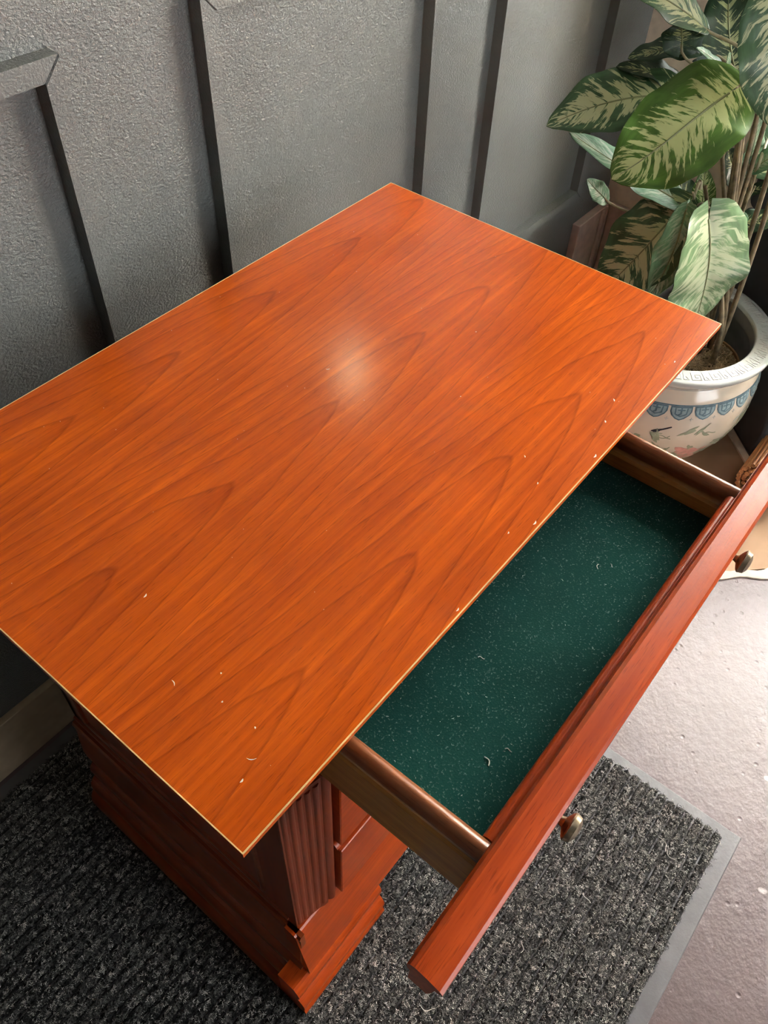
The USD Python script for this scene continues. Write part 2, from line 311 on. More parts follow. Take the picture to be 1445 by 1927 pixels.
# unpainted beige baseboards
struct('baseboard_back', box(R['x0'], 0.0, 0.137, yb, z0, 0.120, 0.001), 'beige_trim')
struct('wall_pier', box(XE, 1.52, -0.31, yb + 0.011, z0, z1), 'beige_paint')
struct('baseboard_pier', cat(box(1.130, XE, -0.326, 0.127, z0, 0.232, 0.002), box(1.130, 1.52, -0.326, -0.31, z0, 0.232, 0.002)), 'beige_block')
bb = struct('baseboard_right', box(0.972, 1.1455, 0.128, yb, z0, 0.232, 0.002), 'beige_block')
obj('moulding', cat(box(1.085, 1.100, 0.122, 0.1285, z0, 0.230, 0.002), box(1.112, 1.118, 0.124, 0.1285, z0, 0.230, 0.001)), 'beige_block', bb)
# picture-frame panel mouldings on the charcoal wall: square-edged members mitred at the corners
def panel(n, xa, xb, za, zb, wd=0.0225, d=0.021):
    t = UsdGeom.Xform.Define(stage, path_of('trim_%d' % n)).GetPrim(); t.SetCustomDataByKey('kind', 'structure')
    def member(q):      # q: outer a, outer b, inner b, inner a in (x, z); mitred prism with a fine chamfer
        P = []
        c = np.mean(q, 0)
        for (x, z) in q:
            P.append((x, yb + 0.001, z)); P.append((x, yb - d + 0.002, z)); s = 0.0025
            v = c - np.array([x, z]); v = v / np.linalg.norm(v) * s
            P.append((x + v[0] * 0.6, yb - d, z + v[1]))
        return hull(P)
    o = [(xa, za), (xb, za), (xb, zb), (xa, zb)]
    i = [(xa + wd, za + wd), (xb - wd, za + wd), (xb - wd, zb - wd), (xa + wd, zb - wd)]
    for k in range(4):
        j = (k + 1) % 4
        g = 0.0006
        obj('moulding', member([np.array(o[k]), np.array(o[j]), np.array(i[j]), np.array(i[k])]), 'charcoal_trim', t)
panel(1, -0.84, -0.376, 0.326, 0.989)
panel(2, -0.190, 0.281, 0.326, 1.002)
panel(3, 0.466, 0.932, 0.326, 1.002)

# ================================================================ CHEST
chest = thing('chest_of_drawers', 'glossy orange-red cherry wood chest with its green-lined top drawer pulled open', 'chest of drawers')
TL, TW, TZ = 0.7613, 0.4845, 0.76               # top: x from -TL to 0, y from -TW to 0
e = 0.0009
top = hull([(x, y, z) for z, i in ((TZ, e), (TZ - 0.0013, e), (TZ - 0.0017, 0), (TZ - 0.0068, 0), (TZ - 0.020, 0.014)) for x in (-TL + i, -i) for y in (-TW + i, -i)])
tp = obj('tabletop', top, 'cherry_top', chest)
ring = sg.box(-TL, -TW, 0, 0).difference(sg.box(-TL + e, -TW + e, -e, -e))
obj('edge_band', extrude(ring, 'z', TZ - 0.0014, TZ + 0.0001), 'edge_highlight_pale', tp)  # thin pale ring: the glint on the rounded edge, put into the colour
def fleck(x, y, l, w, a):
    n = 5; t = np.linspace(-1, 1, n); up = l * t; wd = w * (1 - t * t) + 1e-4; bend = l * 0.3 * t * t
    P = np.vstack([np.c_[up, bend + wd], np.c_[up, bend - wd][::-1]]); c, s_ = math.cos(a), math.sin(a)
    P = P @ np.array([[c, s_], [-s_, c]]) + [x, y]
    return extrude(sg.Polygon(P), 'z', TZ - 0.0003, TZ + 0.00012)
FL = [(-0.668, -0.279, .003, .0010, .3), (-0.706, -0.356, .004, .0006, 1.2), (-0.712, -0.443, .005, .0005, -.9), (-0.727, -0.449, .0025, .0010, .1),
      (-0.694, -0.395, .0012, .001, 0), (-0.678, -0.377, .0012, .0009, 1), (-0.693, -0.428, .0014, .0009, 1), (-0.352, -0.456, .0022, .0008, .4), (-0.330, -0.428, .0022, .0008, .8), (-0.420, -0.468, .002, .0009, .3),
      (-0.357, -0.2005, .0028, .0005, -.7), (-0.200, -0.454, .003, .0011, .7), (-0.235, -0.463, .0025, .0012, .6), (-0.285, -0.4795, .004, .0012, .1), (-0.395, -0.480, .004, .0011, .1), (-0.515, -0.481, .003, .0009, .1), (-0.10, -0.474, .0025, .0009, .2), (-0.30, -0.331, .001, .001, 0), (-0.2, -0.281, .001, .001, 0)]
for k in range(40):
    x, y = rng.uniform(-.74, -.02), rng.uniform(-.47, -.02)
    FL.append((x, y, rng.uniform(.0003, .0006), rng.uniform(.00015, .0003), rng.uniform(0, 3)))
o = obj('scratch_marks', cat(*[fleck(f[0], f[1], f[2] * .7, f[3] * .6, f[4]) for f in FL]), 'scratch_white', tp); tag(o, kind='stuff')

# carcass ------------------------------------------------------------
XL, XR, YF, YBK = -0.694, -0.066, -0.436, -0.016    # outer faces of the carcass
ZB, ZT = 0.225, 0.740
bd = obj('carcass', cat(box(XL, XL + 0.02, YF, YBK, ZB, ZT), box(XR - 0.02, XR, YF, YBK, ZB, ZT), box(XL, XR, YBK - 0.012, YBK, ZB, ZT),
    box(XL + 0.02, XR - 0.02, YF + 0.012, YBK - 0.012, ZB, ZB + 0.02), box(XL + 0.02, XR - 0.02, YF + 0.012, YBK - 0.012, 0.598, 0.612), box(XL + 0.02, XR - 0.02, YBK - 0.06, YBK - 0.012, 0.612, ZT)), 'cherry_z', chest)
# beaded frame on the left and right ends
def bead(y0, z0_, y1, z1_, x, r=0.004):
    return tube([(x, y0, z0_), (x, y1, z1_)], r, 8)
for x in (XL, XR):
    obj('end_bead', cat(bead(YF + .012, .250, YBK, .250, x), bead(YF + .05, .285, YBK - .04, .285, x), bead(YF + .05, .69, YBK - .04, .69, x), bead(YF + .05, .285, YF + .05, .69, x), bead(YBK - .04, .285, YBK - .04, .69, x)), 'cherry_y', chest, smooth=40)
# reeded corner columns: five upright reeds with rounded feet on each front corner
for s, xc in ((1, XL), (-1, XR)):
    post = obj('corner_post', extrude([(xc - s * .0008, YF + .03), (xc - s * .0008, YF + .001), (xc - s * .0004, YF - .0005), (xc + s * .047, YF - .0085), (xc + s * .047, YF + .03)], 'z', ZB + .004, .612), 'cherry_z', chest)
    for k in range(5):
        w = 0.0088; a = xc + s * (0.0004 + k * 0.0091); b = a + s * w
        x_0, x_1 = min(a, b), max(a, b); yr = YF + 0.0075 - 0.0017 * k
        prof = [(x_0, yr - 0.003), (x_0, yr - 0.0065), (x_0 + w * .22, yr - 0.0096), (x_0 + w * .5, yr - 0.0104), (x_0 + w * .78, yr - 0.0096), (x_1, yr - 0.0065), (x_1, yr - 0.003)]
        ft = hull([(x, y, 0.2470) for x, y in prof] + [(x * .7 + (x_0 + x_1) / 2 * .3, yr - 0.004 + (y - yr + 0.004) * 0.45, 0.2395) for x, y in prof] + [(x, y, 0.604) for x, y in prof])
        obj('reed', ft, 'cherry_z', post, smooth=35)
# drawer openings: round-nosed beads and two closed drawer fronts
XB0, XB1 = -0.6465, -0.1135
def half_round(r, n=7): return [(r * math.cos(a), r * math.sin(a)) for a in np.linspace(0, math.pi, n)]
for xa in (XB0 + 0.0065, XB1 - 0.0065):
    prof = [(xa - x, YF - 0.002 - y * 1.4) for x, y in half_round(0.0075, 9)] + [(xa - 0.0075, YF + 0.01)][:0]
    obj('drawer_bead', extrude(prof + [(xa + 0.0075, YF + 0.008), (xa - 0.0075, YF + 0.008)], 'z', 0.2385, 0.612), 'cherry_z', chest, smooth=50)
for zz in (0.398, 0.603):
    prof = [(YF - 0.002 - y * 1.4, zz + x) for x, y in half_round(0.0085, 9)]
    obj('drawer_bead', extrude(prof + [(YF + 0.008, zz - 0.0085), (YF + 0.008, zz + 0.0085)], 'x', XB0 + 0.013, XB1 - 0.013), 'cherry_x', chest, smooth=50)
for za, zb in ((0.240, 0.3875), (0.4085, 0.592)):
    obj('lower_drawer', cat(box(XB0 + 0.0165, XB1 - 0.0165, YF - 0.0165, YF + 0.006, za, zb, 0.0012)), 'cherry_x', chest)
    obj('drawer_gap', box(XB0 + 0.012, XB1 - 0.012, YF - 0.003, YF + 0.005, za - 0.004, zb + 0.004), 'groove_dark', chest)
obj('case_rail', box(XL, XR, YF - 0.004, YF + 0.02, 0.611, 0.6185, 0.001), 'cherry_x', chest)
for xa in (XL, XR - 0.02): obj('case_stile', box(xa, xa + 0.02, YF - 0.002, YF + 0.02, 0.618, ZT), 'cherry_z', chest)
# base: band and moulded bracket feet
bx0, bx1 = -0.704, -0.056
band = hull([(x, y, z) for z, d in ((0.2385, -0.002), (0.2365, 0.0005), (0.200, 0.0045), (0.160, 0.0095), (0.120, 0.0150), (0.102, 0.0180), (0.098, 0.0165)) for x in (bx0, bx1) for y in (YF - 0.006 - d, YF + 0.012)])
obj('base_band', band, 'cherry_x', chest)
def side_prof(s):       # x offset outward from the carcass side, z
    pts = [(0.0, 0.2385), (0.006, 0.2385), (0.0085, 0.233), (0.0075, 0.224), (0.0075, 0.205), (0.010, 0.185), (0.0125, 0.155), (0.012, 0.135), (0.009, 0.118), (0.009, 0.110), (0.013, 0.107), (0.017, 0.100), (0.018, 0.090), (0.016, 0.080),
           (0.016, 0.072), (0.021, 0.069), (0.026, 0.061), (0.0285, 0.052), (0.0285, 0.040), (0.034, 0.030), (0.038, 0.016), (0.038, 0.0), (0.0, 0.0)]
    return [((XL - o) if s < 0 else (XR + o), z) for o, z in pts]
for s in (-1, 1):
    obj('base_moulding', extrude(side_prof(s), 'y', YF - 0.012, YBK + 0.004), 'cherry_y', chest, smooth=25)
    pr = [(0.0, 0.104), (0.020, 0.104), (0.026, 0.094), (0.029, 0.084), (0.0285, 0.072), (0.025, 0.064), (0.026, 0.058), (0.032, 0.050), (0.036, 0.040), (0.036, 0.028), (0.034, 0.016), (0.037, 0.008), (0.037, 0.0), (0.0, 0.0)]
    x_a, x_b = (-0.732, -0.560) if s < 0 else (-0.200, -0.028)
    ft = extrude([(YF - 0.004 - o, z) for o, z in [(o_ - .004, z_) for o_, z_ in pr[1:-1]] + [(-.012, 0.0), (-.012, 0.104)]], 'x', x_a, x_b)
    obj('bracket_foot', ft, 'cherry_x', chest, smooth=25)

# open top drawer ----------------------------------------------------
DY0 = -0.6315                                    # front edge of the drawer's top lip
sides_x = (-0.648, -0.196)
ZS = 0.720
def side_profile(x):     # x, z of one drawer side, round-topped with a cove under the bead
    return [(x, 0.622), (x + 0.011, 0.622), (x + 0.011, 0.700), (x + 0.0125, 0.705), (x + 0.0135, 0.711), (x + 0.012, 0.7165), (x + 0.0085, 0.7195), (x + 0.005, 0.7203), (x + 0.0012, 0.7185), (x - 0.0012, 0.7145), (x - 0.002, 0.709), (x - 0.001, 0.704), (x + 0.002, 0.699), (x + 0.002, 0.692), (x, 0.688)]
dw = obj('top_drawer', cat(box(sides_x[0] + 0.011, sides_x[1], -0.594, -0.10, 0.660, 0.669), box(sides_x[0] + 0.011, sides_x[1], -0.112, -0.10, 0.669, 0.715)), 'drawer_oak', chest)
for x in sides_x:
    sd = obj('drawer_side', extrude([(a, b) for a, b in side_profile(x) if b < 0.6925], 'y', -0.602, -0.10), 'drawer_oak', dw)
    obj('side_rim', extrude([(x + 0.0025, 0.690)] + [(a, b) for a, b in side_profile(x) if 0.6925 < b] + [], 'y', -0.602, -0.10), 'drawer_rim', dw, smooth=40)
obj('felt_lining', cat(box(sides_x[0] + 0.0112, sides_x[1] - 0.0002, -0.5905, -0.1122, 0.669, 0.6725)), 'green_felt', dw)
BX0, BX1 = -0.7365, -0.052
lip = [(-0.6030, 0.7235), (-0.6055, 0.7290), (-0.6090, 0.7310), (-0.6180, 0.7300), (-0.6290, 0.7265), (DY0, 0.7240), (-0.6318, 0.7222), (-0.6285, 0.7195), (-0.6235, 0.7172), (-0.6180, 0.7160), (-0.6040, 0.7160)]
fr = obj('drawer_front', extrude(lip, 'x', BX0, BX1), 'cherry_x', dw, smooth=25)
board = [(-0.6020, 0.7165), (-0.6195, 0.7165), (-0.6225, 0.706), (-0.6240, 0.690), (-0.6238, 0.668), (-0.6215, 0.652), (-0.6185, 0.640), (-0.6020, 0.640)]
obj('front_board', extrude(board, 'x', BX0 + 0.010, BX1 - 0.010), 'cherry_x', fr, smooth=25)
inner = [(-0.5945, 0.668), (-0.5945, 0.705), (-0.5935, 0.7095), (-0.5945, 0.7135), (-0.5970, 0.7160), (-0.6002, 0.7165), (-0.6032, 0.7150), (-0.6035, 0.668)]
obj('inner_rail', extrude(inner, 'x', sides_x[0] + 0.0135, sides_x[1] - 0.004), 'cherry_x', dw, smooth=40)
for x in (-0.5715, -0.2320):
    prof = [(0, 0), (0.0068, 0), (0.0072, 0.002), (0.0050, 0.005), (0.0046, 0.010), (0.0060, 0.0135), (0.0120, 0.0165), (0.0152, 0.0190), (0.0155, 0.0205), (0.0150, 0.0215), (0.0135, 0.0262), (0.0080, 0.0290), (0, 0.0298)]
    k = lathe(prof, 40); k.apply_transform(trimesh.transformations.rotation_matrix(math.pi / 2, [1, 0, 0])); k.apply_scale(0.80); k.apply_transform(np.eye(4)); k.apply_translation([x, -0.6230, 0.676])
    o = obj('knob', k, 'antique_brass', fr, smooth=30); tag(o, 'round antique brass drawer knob')
# lint on the felt
def curl(x, y, z, l, a, r=0.00025):
    t = np.linspace(-1, 1, 6); ph = rng.uniform(0, 6)
    return tube(np.c_[x + l * t * math.cos(a) - l * .35 * np.sin(2.4 * t + ph) * math.sin(a), y + l * t * math.sin(a) + l * .35 * np.sin(2.4 * t + ph) * math.cos(a), z + 0.0006 + 0.0005 * np.sin(3 * t)], r, 4)
L_ = [curl(-.567, -.559, .6725, .004, 1, .0005), (curl(-.548, -.567, .6725, .003, 2, .0004)), curl(-.49, -.50, .6725, .003, 2.2, .0004), curl(-.33, -.53, .6725, .003, .3, .0004), curl(-.32, -.54, .6725, .002, 1.3, .0004)]
for k in range(110):
    L_.append(curl(rng.uniform(-.634, -.21), rng.uniform(-.588, -.42), .6725, rng.uniform(.0005, .0012), rng.uniform(0, 6.3), rng.uniform(.0001, .0002)))
o = obj('lint', cat(*L_), 'lint', dw); tag(o, kind='stuff')

# ================================================================ FLOOR MAT
fm = thing('floor_mat', 'dark grey ribbed carpet mat with a flat rubber border under the chest', 'mat', (0, 0, 0))
MX0, MX1, MY0, MY1 = -1.75, -0.128, -0.826, 0.108
rub = hull([(x, y, z) for z, i in ((z0 + 0.0002, 0), (z0 + 0.0022, 0.0012)) for x in (MX0 - 0.022 + i, MX1 + 0.021 - i) for y in (MY0 - 0.024 + i, MY1 + 0.022 - i)])
obj('rubber_border', rub, 'mat_rubber', fm)
PITCH = 0.0163
nr = int((MY1 - MY0) / PITCH); PITCH = (MY1 - MY0) / nr
prof = [(MY0, z0 + 0.002)]
for k in range(nr):
    for a in np.linspace(0.0, 1.0, 7)[:-1]:
        prof.append((MY0 + (k + a) * PITCH, -0.0078 + 0.0066 * abs(math.sin(math.pi * a)) ** 0.6))
prof += [(MY1, -0.006), (MY1, z0 + 0.002)]
obj('ribbed_base', extrude(prof, 'x', MX0, MX1), 'mat_base', fm)
# fibres: curly tufts scattered on the ribs
proto_meshes = []
def tuft(n, seed, rr):
    r_ = np.random.default_rng(seed); out = []
    for k in range(n):
        c = r_.normal(0, 0.0016, 2); a = r_.uniform(0, 6.283); l = r_.uniform(0.0008, 0.0019); h = r_.uniform(0.0010, 0.0026)
        t = np.linspace(0, 1, 5); d = np.array([math.cos(a), math.sin(a)]); q = np.array([-d[1], d[0]])
        xy = c + np.outer((t - .5) * 2 * l, d) + np.outer(np.sin(t * r_.uniform(2, 5)) * l * .6, q)
        out.append(tube(np.c_[xy, h * np.sin(t * math.pi * r_.uniform(.6, 1.1)) - 0.0006], rr, 3))
    return cat(*out)
pile = UsdGeom.PointInstancer.Define(stage, path_of('carpet_pile', fm)); pile.GetPrim().SetCustomDataByKey('kind', 'stuff')
kinds = [('dark', 14, .00034), ('dark', 14, .00034), ('mid', 12, .00034), ('mid', 12, .00034), ('pale', 4, .00030), ('pale', 3, .00034)]
for k, (nm, n, rr) in enumerate(kinds):
    pth = pile.GetPath().pathString + '/tuft' + ('' if k == 0 else '_%03d' % k)
    usdkit.mesh(stage, pth, tuft(n, 50 + k, rr), MAT['mat_fibre_' + nm])
pile.CreatePrototypesRel().SetTargets([Sdf.Path(pile.GetPath().pathString + '/tuft' + ('' if k == 0 else '_%03d' % k)) for k in range(len(kinds))])
NP = 95000
px_ = rng.uniform(-1.30, MX1, NP); row = rng.integers(0, nr, NP); off = rng.uniform(0.20, 0.80, NP)
py_ = MY0 + (row + off) * PITCH
pz_ = -0.0078 + 0.0066 * np.abs(np.sin(np.pi * off)) ** 0.6
under = (px_ > -0.70) & (px_ < -0.06) & (py_ > -0.40) & (py_ < -0.02)     # nothing of this shows below the chest
foot = (px_ > -0.735) & (px_ < -0.555) & (py_ > -0.472) & (py_ < -0.01)
keep = ~(under | foot); px_, py_, pz_ = px_[keep], py_[keep], pz_[keep]; NP = len(px_)
idx = rng.choice(len(kinds), NP, p=[.13, .13, .19, .19, .18, .18])
pile.CreateProtoIndicesAttr(Vt.IntArray.FromNumpy(idx.astype(np.int32)))
pile.CreatePositionsAttr(Vt.Vec3fArray.FromNumpy(np.c_[px_, py_, pz_].astype(np.float32)))
ang = rng.uniform(0, 6.283, NP)
pile.CreateOrientationsAttr(Vt.QuathArray([Gf.Quath(float(math.cos(a / 2)), 0, 0, float(math.sin(a / 2))) for a in ang]))
sc_ = rng.uniform(0.75, 1.3, NP)
pile.CreateScalesAttr(Vt.Vec3fArray.FromNumpy(np.c_[sc_, sc_, sc_].astype(np.float32)))
# a few long pale threads lying on the pile
th = []
for (x, y, l, a) in [(-.20, -.755, .012, .9), (-.21, -.772, .010, 1.2), (-.62, -.60, .010, 2.), (-.47, -.66, .008, .4), (-.35, -.70, .008, 1.)]:
    th.append(curl(x, y, 0.0, l, a, .0005))
for k in range(260):
    th.append(curl(rng.uniform(-1.1, -.14), rng.uniform(-.82, -.0), -0.0015, rng.uniform(.002, .005), rng.uniform(0, 6.3), .00035))
o = obj('loose_thread', cat(*th), 'mat_fibre_pale', fm); tag(o, kind='stuff')

# ================================================================ CARDBOARD, PLANTER, PLANT
K = np.array([0.518, -0.737]); U = np.array([0.700, 0.714]); V = np.array([-0.714, 0.700])
def slab(u0, u1, v0, v1, za, zb):
    return hull([(*(K + U * u + V * v), z) for u in (u0, u1) for v in (v0, v1) for z in (za, zb)])
cb = thing('cardboard_sheet', 'flattened brown cardboard sheet on the floor under the planter, pale along its edges', 'cardboard')
obj('sheet', slab(0.0, 0.74, 0.016, 0.56, z0 + 0.0005, z0 + 0.0035), 'cardboard', cb)
o = obj('folded_flap', slab(0.02, 0.72, 0.0, 0.0175, z0 + 0.0005, z0 + 0.0085), 'cardboard_edge', cb); tag(o, 'pale folded flap')
edge = [(0.0, z0)]
P2 = [tuple(K + V * v + U * (0.002 + 0.004 * math.sin(v * 37) + 0.003 * math.sin(v * 91 + 1))) for v in np.linspace(0.02, 0.56, 40)]
P1 = [tuple(K + V * v - U * (0.020 + 0.005 * math.sin(v * 23) + 0.003 * math.sin(v * 71))) for v in np.linspace(0.02, 0.56, 40)]
o = obj('torn_edge', extrude(P1 + P2[::-1], 'z', z0 + 0.0004, z0 + 0.0042), 'cardboard_edge', cb); tag(o, 'torn cream paper edge')

PC = np.array([0.619, -0.271]); PZ = z0 + 0.0036
pot = thing('planter', 'large cream porcelain fishbowl planter painted with blue lappets and pink flowers', 'planter', (float(PC[0]), float(PC[1]), PZ))
ZR = 0.330 - PZ
outer = [(0.0, 0.0), (0.112, 0.0), (0.116, 0.004), (0.121, 0.018), (0.132, 0.040), (0.152, 0.068), (0.173, 0.100), (0.189, 0.130), (0.199, 0.160), (0.204, 0.190), (0.2045, 0.225), (0.2010, 0.255), (0.193, 0.279), (0.186, 0.291), (0.182, 0.299)]
rimp = [(0.182, 0.2965), (0.192, ZR - 0.024), (0.200, ZR - 0.017), (0.2045, ZR - 0.010), (0.2040, ZR - 0.004), (0.199, ZR - 0.0008), (0.190, ZR - 0.0005), (0.178, ZR + 0.0), (0.167, ZR + 0.0), (0.1635, ZR - 0.002), (0.162, ZR - 0.007)]
inn = [(0.162, ZR - 0.007), (0.163, 0.302), (0.176, 0.285), (0.192, 0.255), (0.195, 0.225), (0.190, 0.160), (0.164, 0.100), (0.128, 0.050), (0.10, 0.016), (0.0, 0.014)]
def dense(p, k=3):
    p = np.asarray(p, float); from_t = np.r_[0, np.cumsum(np.linalg.norm(np.diff(p, axis=0), axis=1))]
    from scipy.interpolate import PchipInterpolator
    t = np.unique(np.concatenate([np.linspace(a, b, k + 1) for a, b in zip(from_t[:-1], from_t[1:])]))
    return np.c_[PchipInterpolator(from_t, p[:, 0])(t), PchipInterpolator(from_t, p[:, 1])(t)]
bowl_prof = np.vstack([dense(outer, 3)])
bw = obj('bowl', lathe(bowl_prof, 96), 'porcelain', pot, smooth=50)
rm = obj('rim', lathe(dense(rimp, 2), 96), 'porcelain_rim', pot, smooth=60)
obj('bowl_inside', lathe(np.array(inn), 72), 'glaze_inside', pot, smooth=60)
# painted decoration, laid as thin enamel on the curved wall: (angle, height) -> surface
bp = bowl_prof[bowl_prof[:, 1] > 0.001]
def on_bowl(th, z, lift=0.0004):
    r = np.interp(z, bp[:, 1], bp[:, 0]) + lift
    return np.stack([r * np.cos(th), r * np.sin(th), z], -1)
def patch(poly, lift=0.0004, step=0.006):
    """a flat painted shape given in metres (arc at r = .18, height), draped on the bowl"""
    if poly.is_empty: return []
    m = trimesh.creation.extrude_polygon(poly, 0.0003)
    v, f = trimesh.remesh.subdivide_to_size(m.vertices, m.faces, step)
    q = on_bowl(v[:, 0] / 0.18, v[:, 1] + 0.024, lift + v[:, 2])
    return [trimesh.Trimesh(q, f, process=False)]
def stroke(pts, w):
    return sg.LineString(pts).buffer(w, quad_segs=3)
def ellipse(x, y, a, b, rot_=0.0, n=18, wob=0.0):
    t = np.linspace(0, 2 * np.pi, n, endpoint=False); r = 1 + wob * np.sin(3 * t + x * 90) + wob * .6 * np.sin(5 * t + y * 70)
    X, Y = a * np.cos(t) * r, b * np.sin(t) * r; c, s_ = math.cos(rot_), math.sin(rot_)
    return sg.Polygon(np.c_[x + X * c - Y * s_, y + X * s_ + Y * c])
NL = 26
TH0 = -math.pi * 0.80
for k in range(NL):
    x = (TH0 + k * 2 * math.pi / NL) * 0.18
    w = 0.0195
    sh = sg.Polygon([(x - w, 0.2465), (x - w * 1.0, 0.236), (x - w * .82, 0.228), (x - w * .4, 0.220), (x, 0.2165), (x + w * .4, 0.220), (x + w * .82, 0.228), (x + w, 0.236), (x + w, 0.2465)])
    ms = patch(sh); lp = obj('painted_lappet', cat(*ms), 'paint_blue', bw)
    inn_ = sh.buffer(-0.0026).difference(stroke([(x - w * .55, .2425), (x - w * .5, .231), (x, .226), (x + w * .5, .231), (x + w * .55, .2425)], .0013)).difference(stroke([(x, .2445), (x, .232), (x - .004, .229)], .0016)).difference(stroke([(x - w * .3, .2395), (x + w * .3, .2395)], .0012))
    ms = []
    for g in getattr(inn_, 'geoms', [inn_]): ms += patch(g, 0.0008)
    obj('lappet_scroll', cat(*ms), 'paint_blue_pale', lp)
def paint(name, shapes, m):
    ms = []
    for s_ in shapes:
        for g in getattr(s_, 'geoms', [s_]): ms += patch(g, 0.0005)
    obj(name, cat(*ms), m, bw)
paint('painted_border', [sg.box((TH0 + k * math.pi / 8) * .18, 0.2470, (TH0 + (k + 1) * math.pi / 8) * .18, 0.2492) for k in range(16)], 'paint_blue')
crosses = []
for k in range(NL):
    x = (TH0 + (k + .5) * 2 * math.pi / NL) * 0.18
    crosses += [stroke([(x, .2225), (x, .2155)], .0006), stroke([(x - .003, .219), (x + .003, .219)], .0006)]
paint('painted_star', crosses, 'paint_grey')
sr = np.random.default_rng(21)
for g in range(7):
    base = (TH0 + g * 2 * math.pi / 7) * 0.18
    gs, pk = [], []
    for k in range(24):
        x, y, a = base + sr.uniform(-.08, .08), sr.uniform(.055, .188), sr.uniform(0, 3.1)
        gs.append(ellipse(x, y, sr.uniform(.008, .018), sr.uniform(.003, .0062), a, wob=.3))
        if k % 2: gs.append(stroke(bez((x, y), (x + .01, y + .006), (x + .014, y - .006), (x + .024, y + sr.uniform(-.01, .01)), 7), .0009))
    for k in range(3):
        x, y = base + .045 + sr.uniform(-.02, .02), .085 + k * .019
        pk.append(ellipse(x, y, .034 - .005 * k, .013, sr.uniform(-.4, .6), wob=.3))
    paint('painted_leaf_spray', gs, 'paint_green'); paint('painted_blossom', pk, 'paint_pink')
    x = base - .03; paint('painted_bird', [ellipse(x, .185, .009, .0035, .5, wob=.15), stroke([(x + .006, .188), (x + .022, .198)], .0016)], 'paint_black' if g % 2 == 0 else 'paint_grey')
# key pattern pressed into the flat of the rim
keys = []
for k in range(30):
    a0 = k * 2 * math.pi / 30
    def rp(r, a): return (r * math.cos(a), r * math.sin(a))
    q = [(.171, 0), (.193, 0), (.193, .095), (.178, .095), (.178, .040), (.186, .040), (.186, .065)]
    q2 = [(.171, .125), (.193, .125), (.193, .175), (.184, .150), (.175, .175)]
    for Q in (q, q2):
        line = sg.LineString([rp(r, a0 + b) for r, b in Q]).buffer(.0007, quad_segs=2)
        keys.append(extrude(line, 'z', ZR - 0.0004, ZR + 0.0005))
obj('key_pattern', cat(*keys), 'paint_grey', rm)

# plant: nursery pot, fibre, canes, petioles and leaves
plant = thing('dumb_cane_plant', 'variegated green and cream large-leaved artificial plant standing in the porcelain planter', 'plant')
IC = np.array([0.655, -0.335])
npot = lathe([(0, 0), (0.070, 0), (0.087, 0.110), (0.087, 0.116), (0.083, 0.116), (0.082, 0.100), (0, 0.100)], 40); npot.apply_translation([IC[0], IC[1], PZ + 0.138])
obj('nursery_pot', npot, 'nursery_pot', plant, smooth=40)
mound = lathe([(0.0815, 0.0), (0.0815, 0.004), (0.060, 0.016), (0.03, 0.024), (0, 0.026), (0, 0.0)], 32); mound.apply_translation([IC[0], IC[1], PZ + 0.238])
obj('fibre_mound', mound, 'moss_dark', plant, smooth=40)
mf = []
for k in range(1000):
    a, r = rng.uniform(0, 6.283), 0.080 * math.sqrt(rng.uniform(0, 1)); x, y = IC[0] + r * math.cos(a), IC[1] + r * math.sin(a)
    zt = PZ + 0.240 + 0.024 * (1 - (r / 0.082) ** 2); l = rng.uniform(.006, .016); b = rng.uniform(0, 6.28); t = np.linspace(-1, 1, 7)
    w = rng.uniform(.3, .9); ph = rng.uniform(0, 6)
    P = np.c_[x + l * t * math.cos(b) + l * w * np.sin(3 * t + ph) * math.sin(b), y + l * t * math.sin(b) - l * w * np.sin(3 * t + ph) * math.cos(b), zt + .003 + .004 * np.sin(2.2 * t + ph)]
    rr_ = np.hypot(P[:, 0] - IC[0], P[:, 1] - IC[1]); s_ = np.minimum(1, .080 / np.maximum(rr_, 1e-6)); P[:, 0] = IC[0] + (P[:, 0] - IC[0]) * s_; P[:, 1] = IC[1] + (P[:, 1] - IC[1]) * s_
    mf.append(tube(P, rng.uniform(.0008, .0015), 4))
o = obj('coir_fibre', cat(*mf), 'moss_fibre', plant); tag(o, kind='stuff')

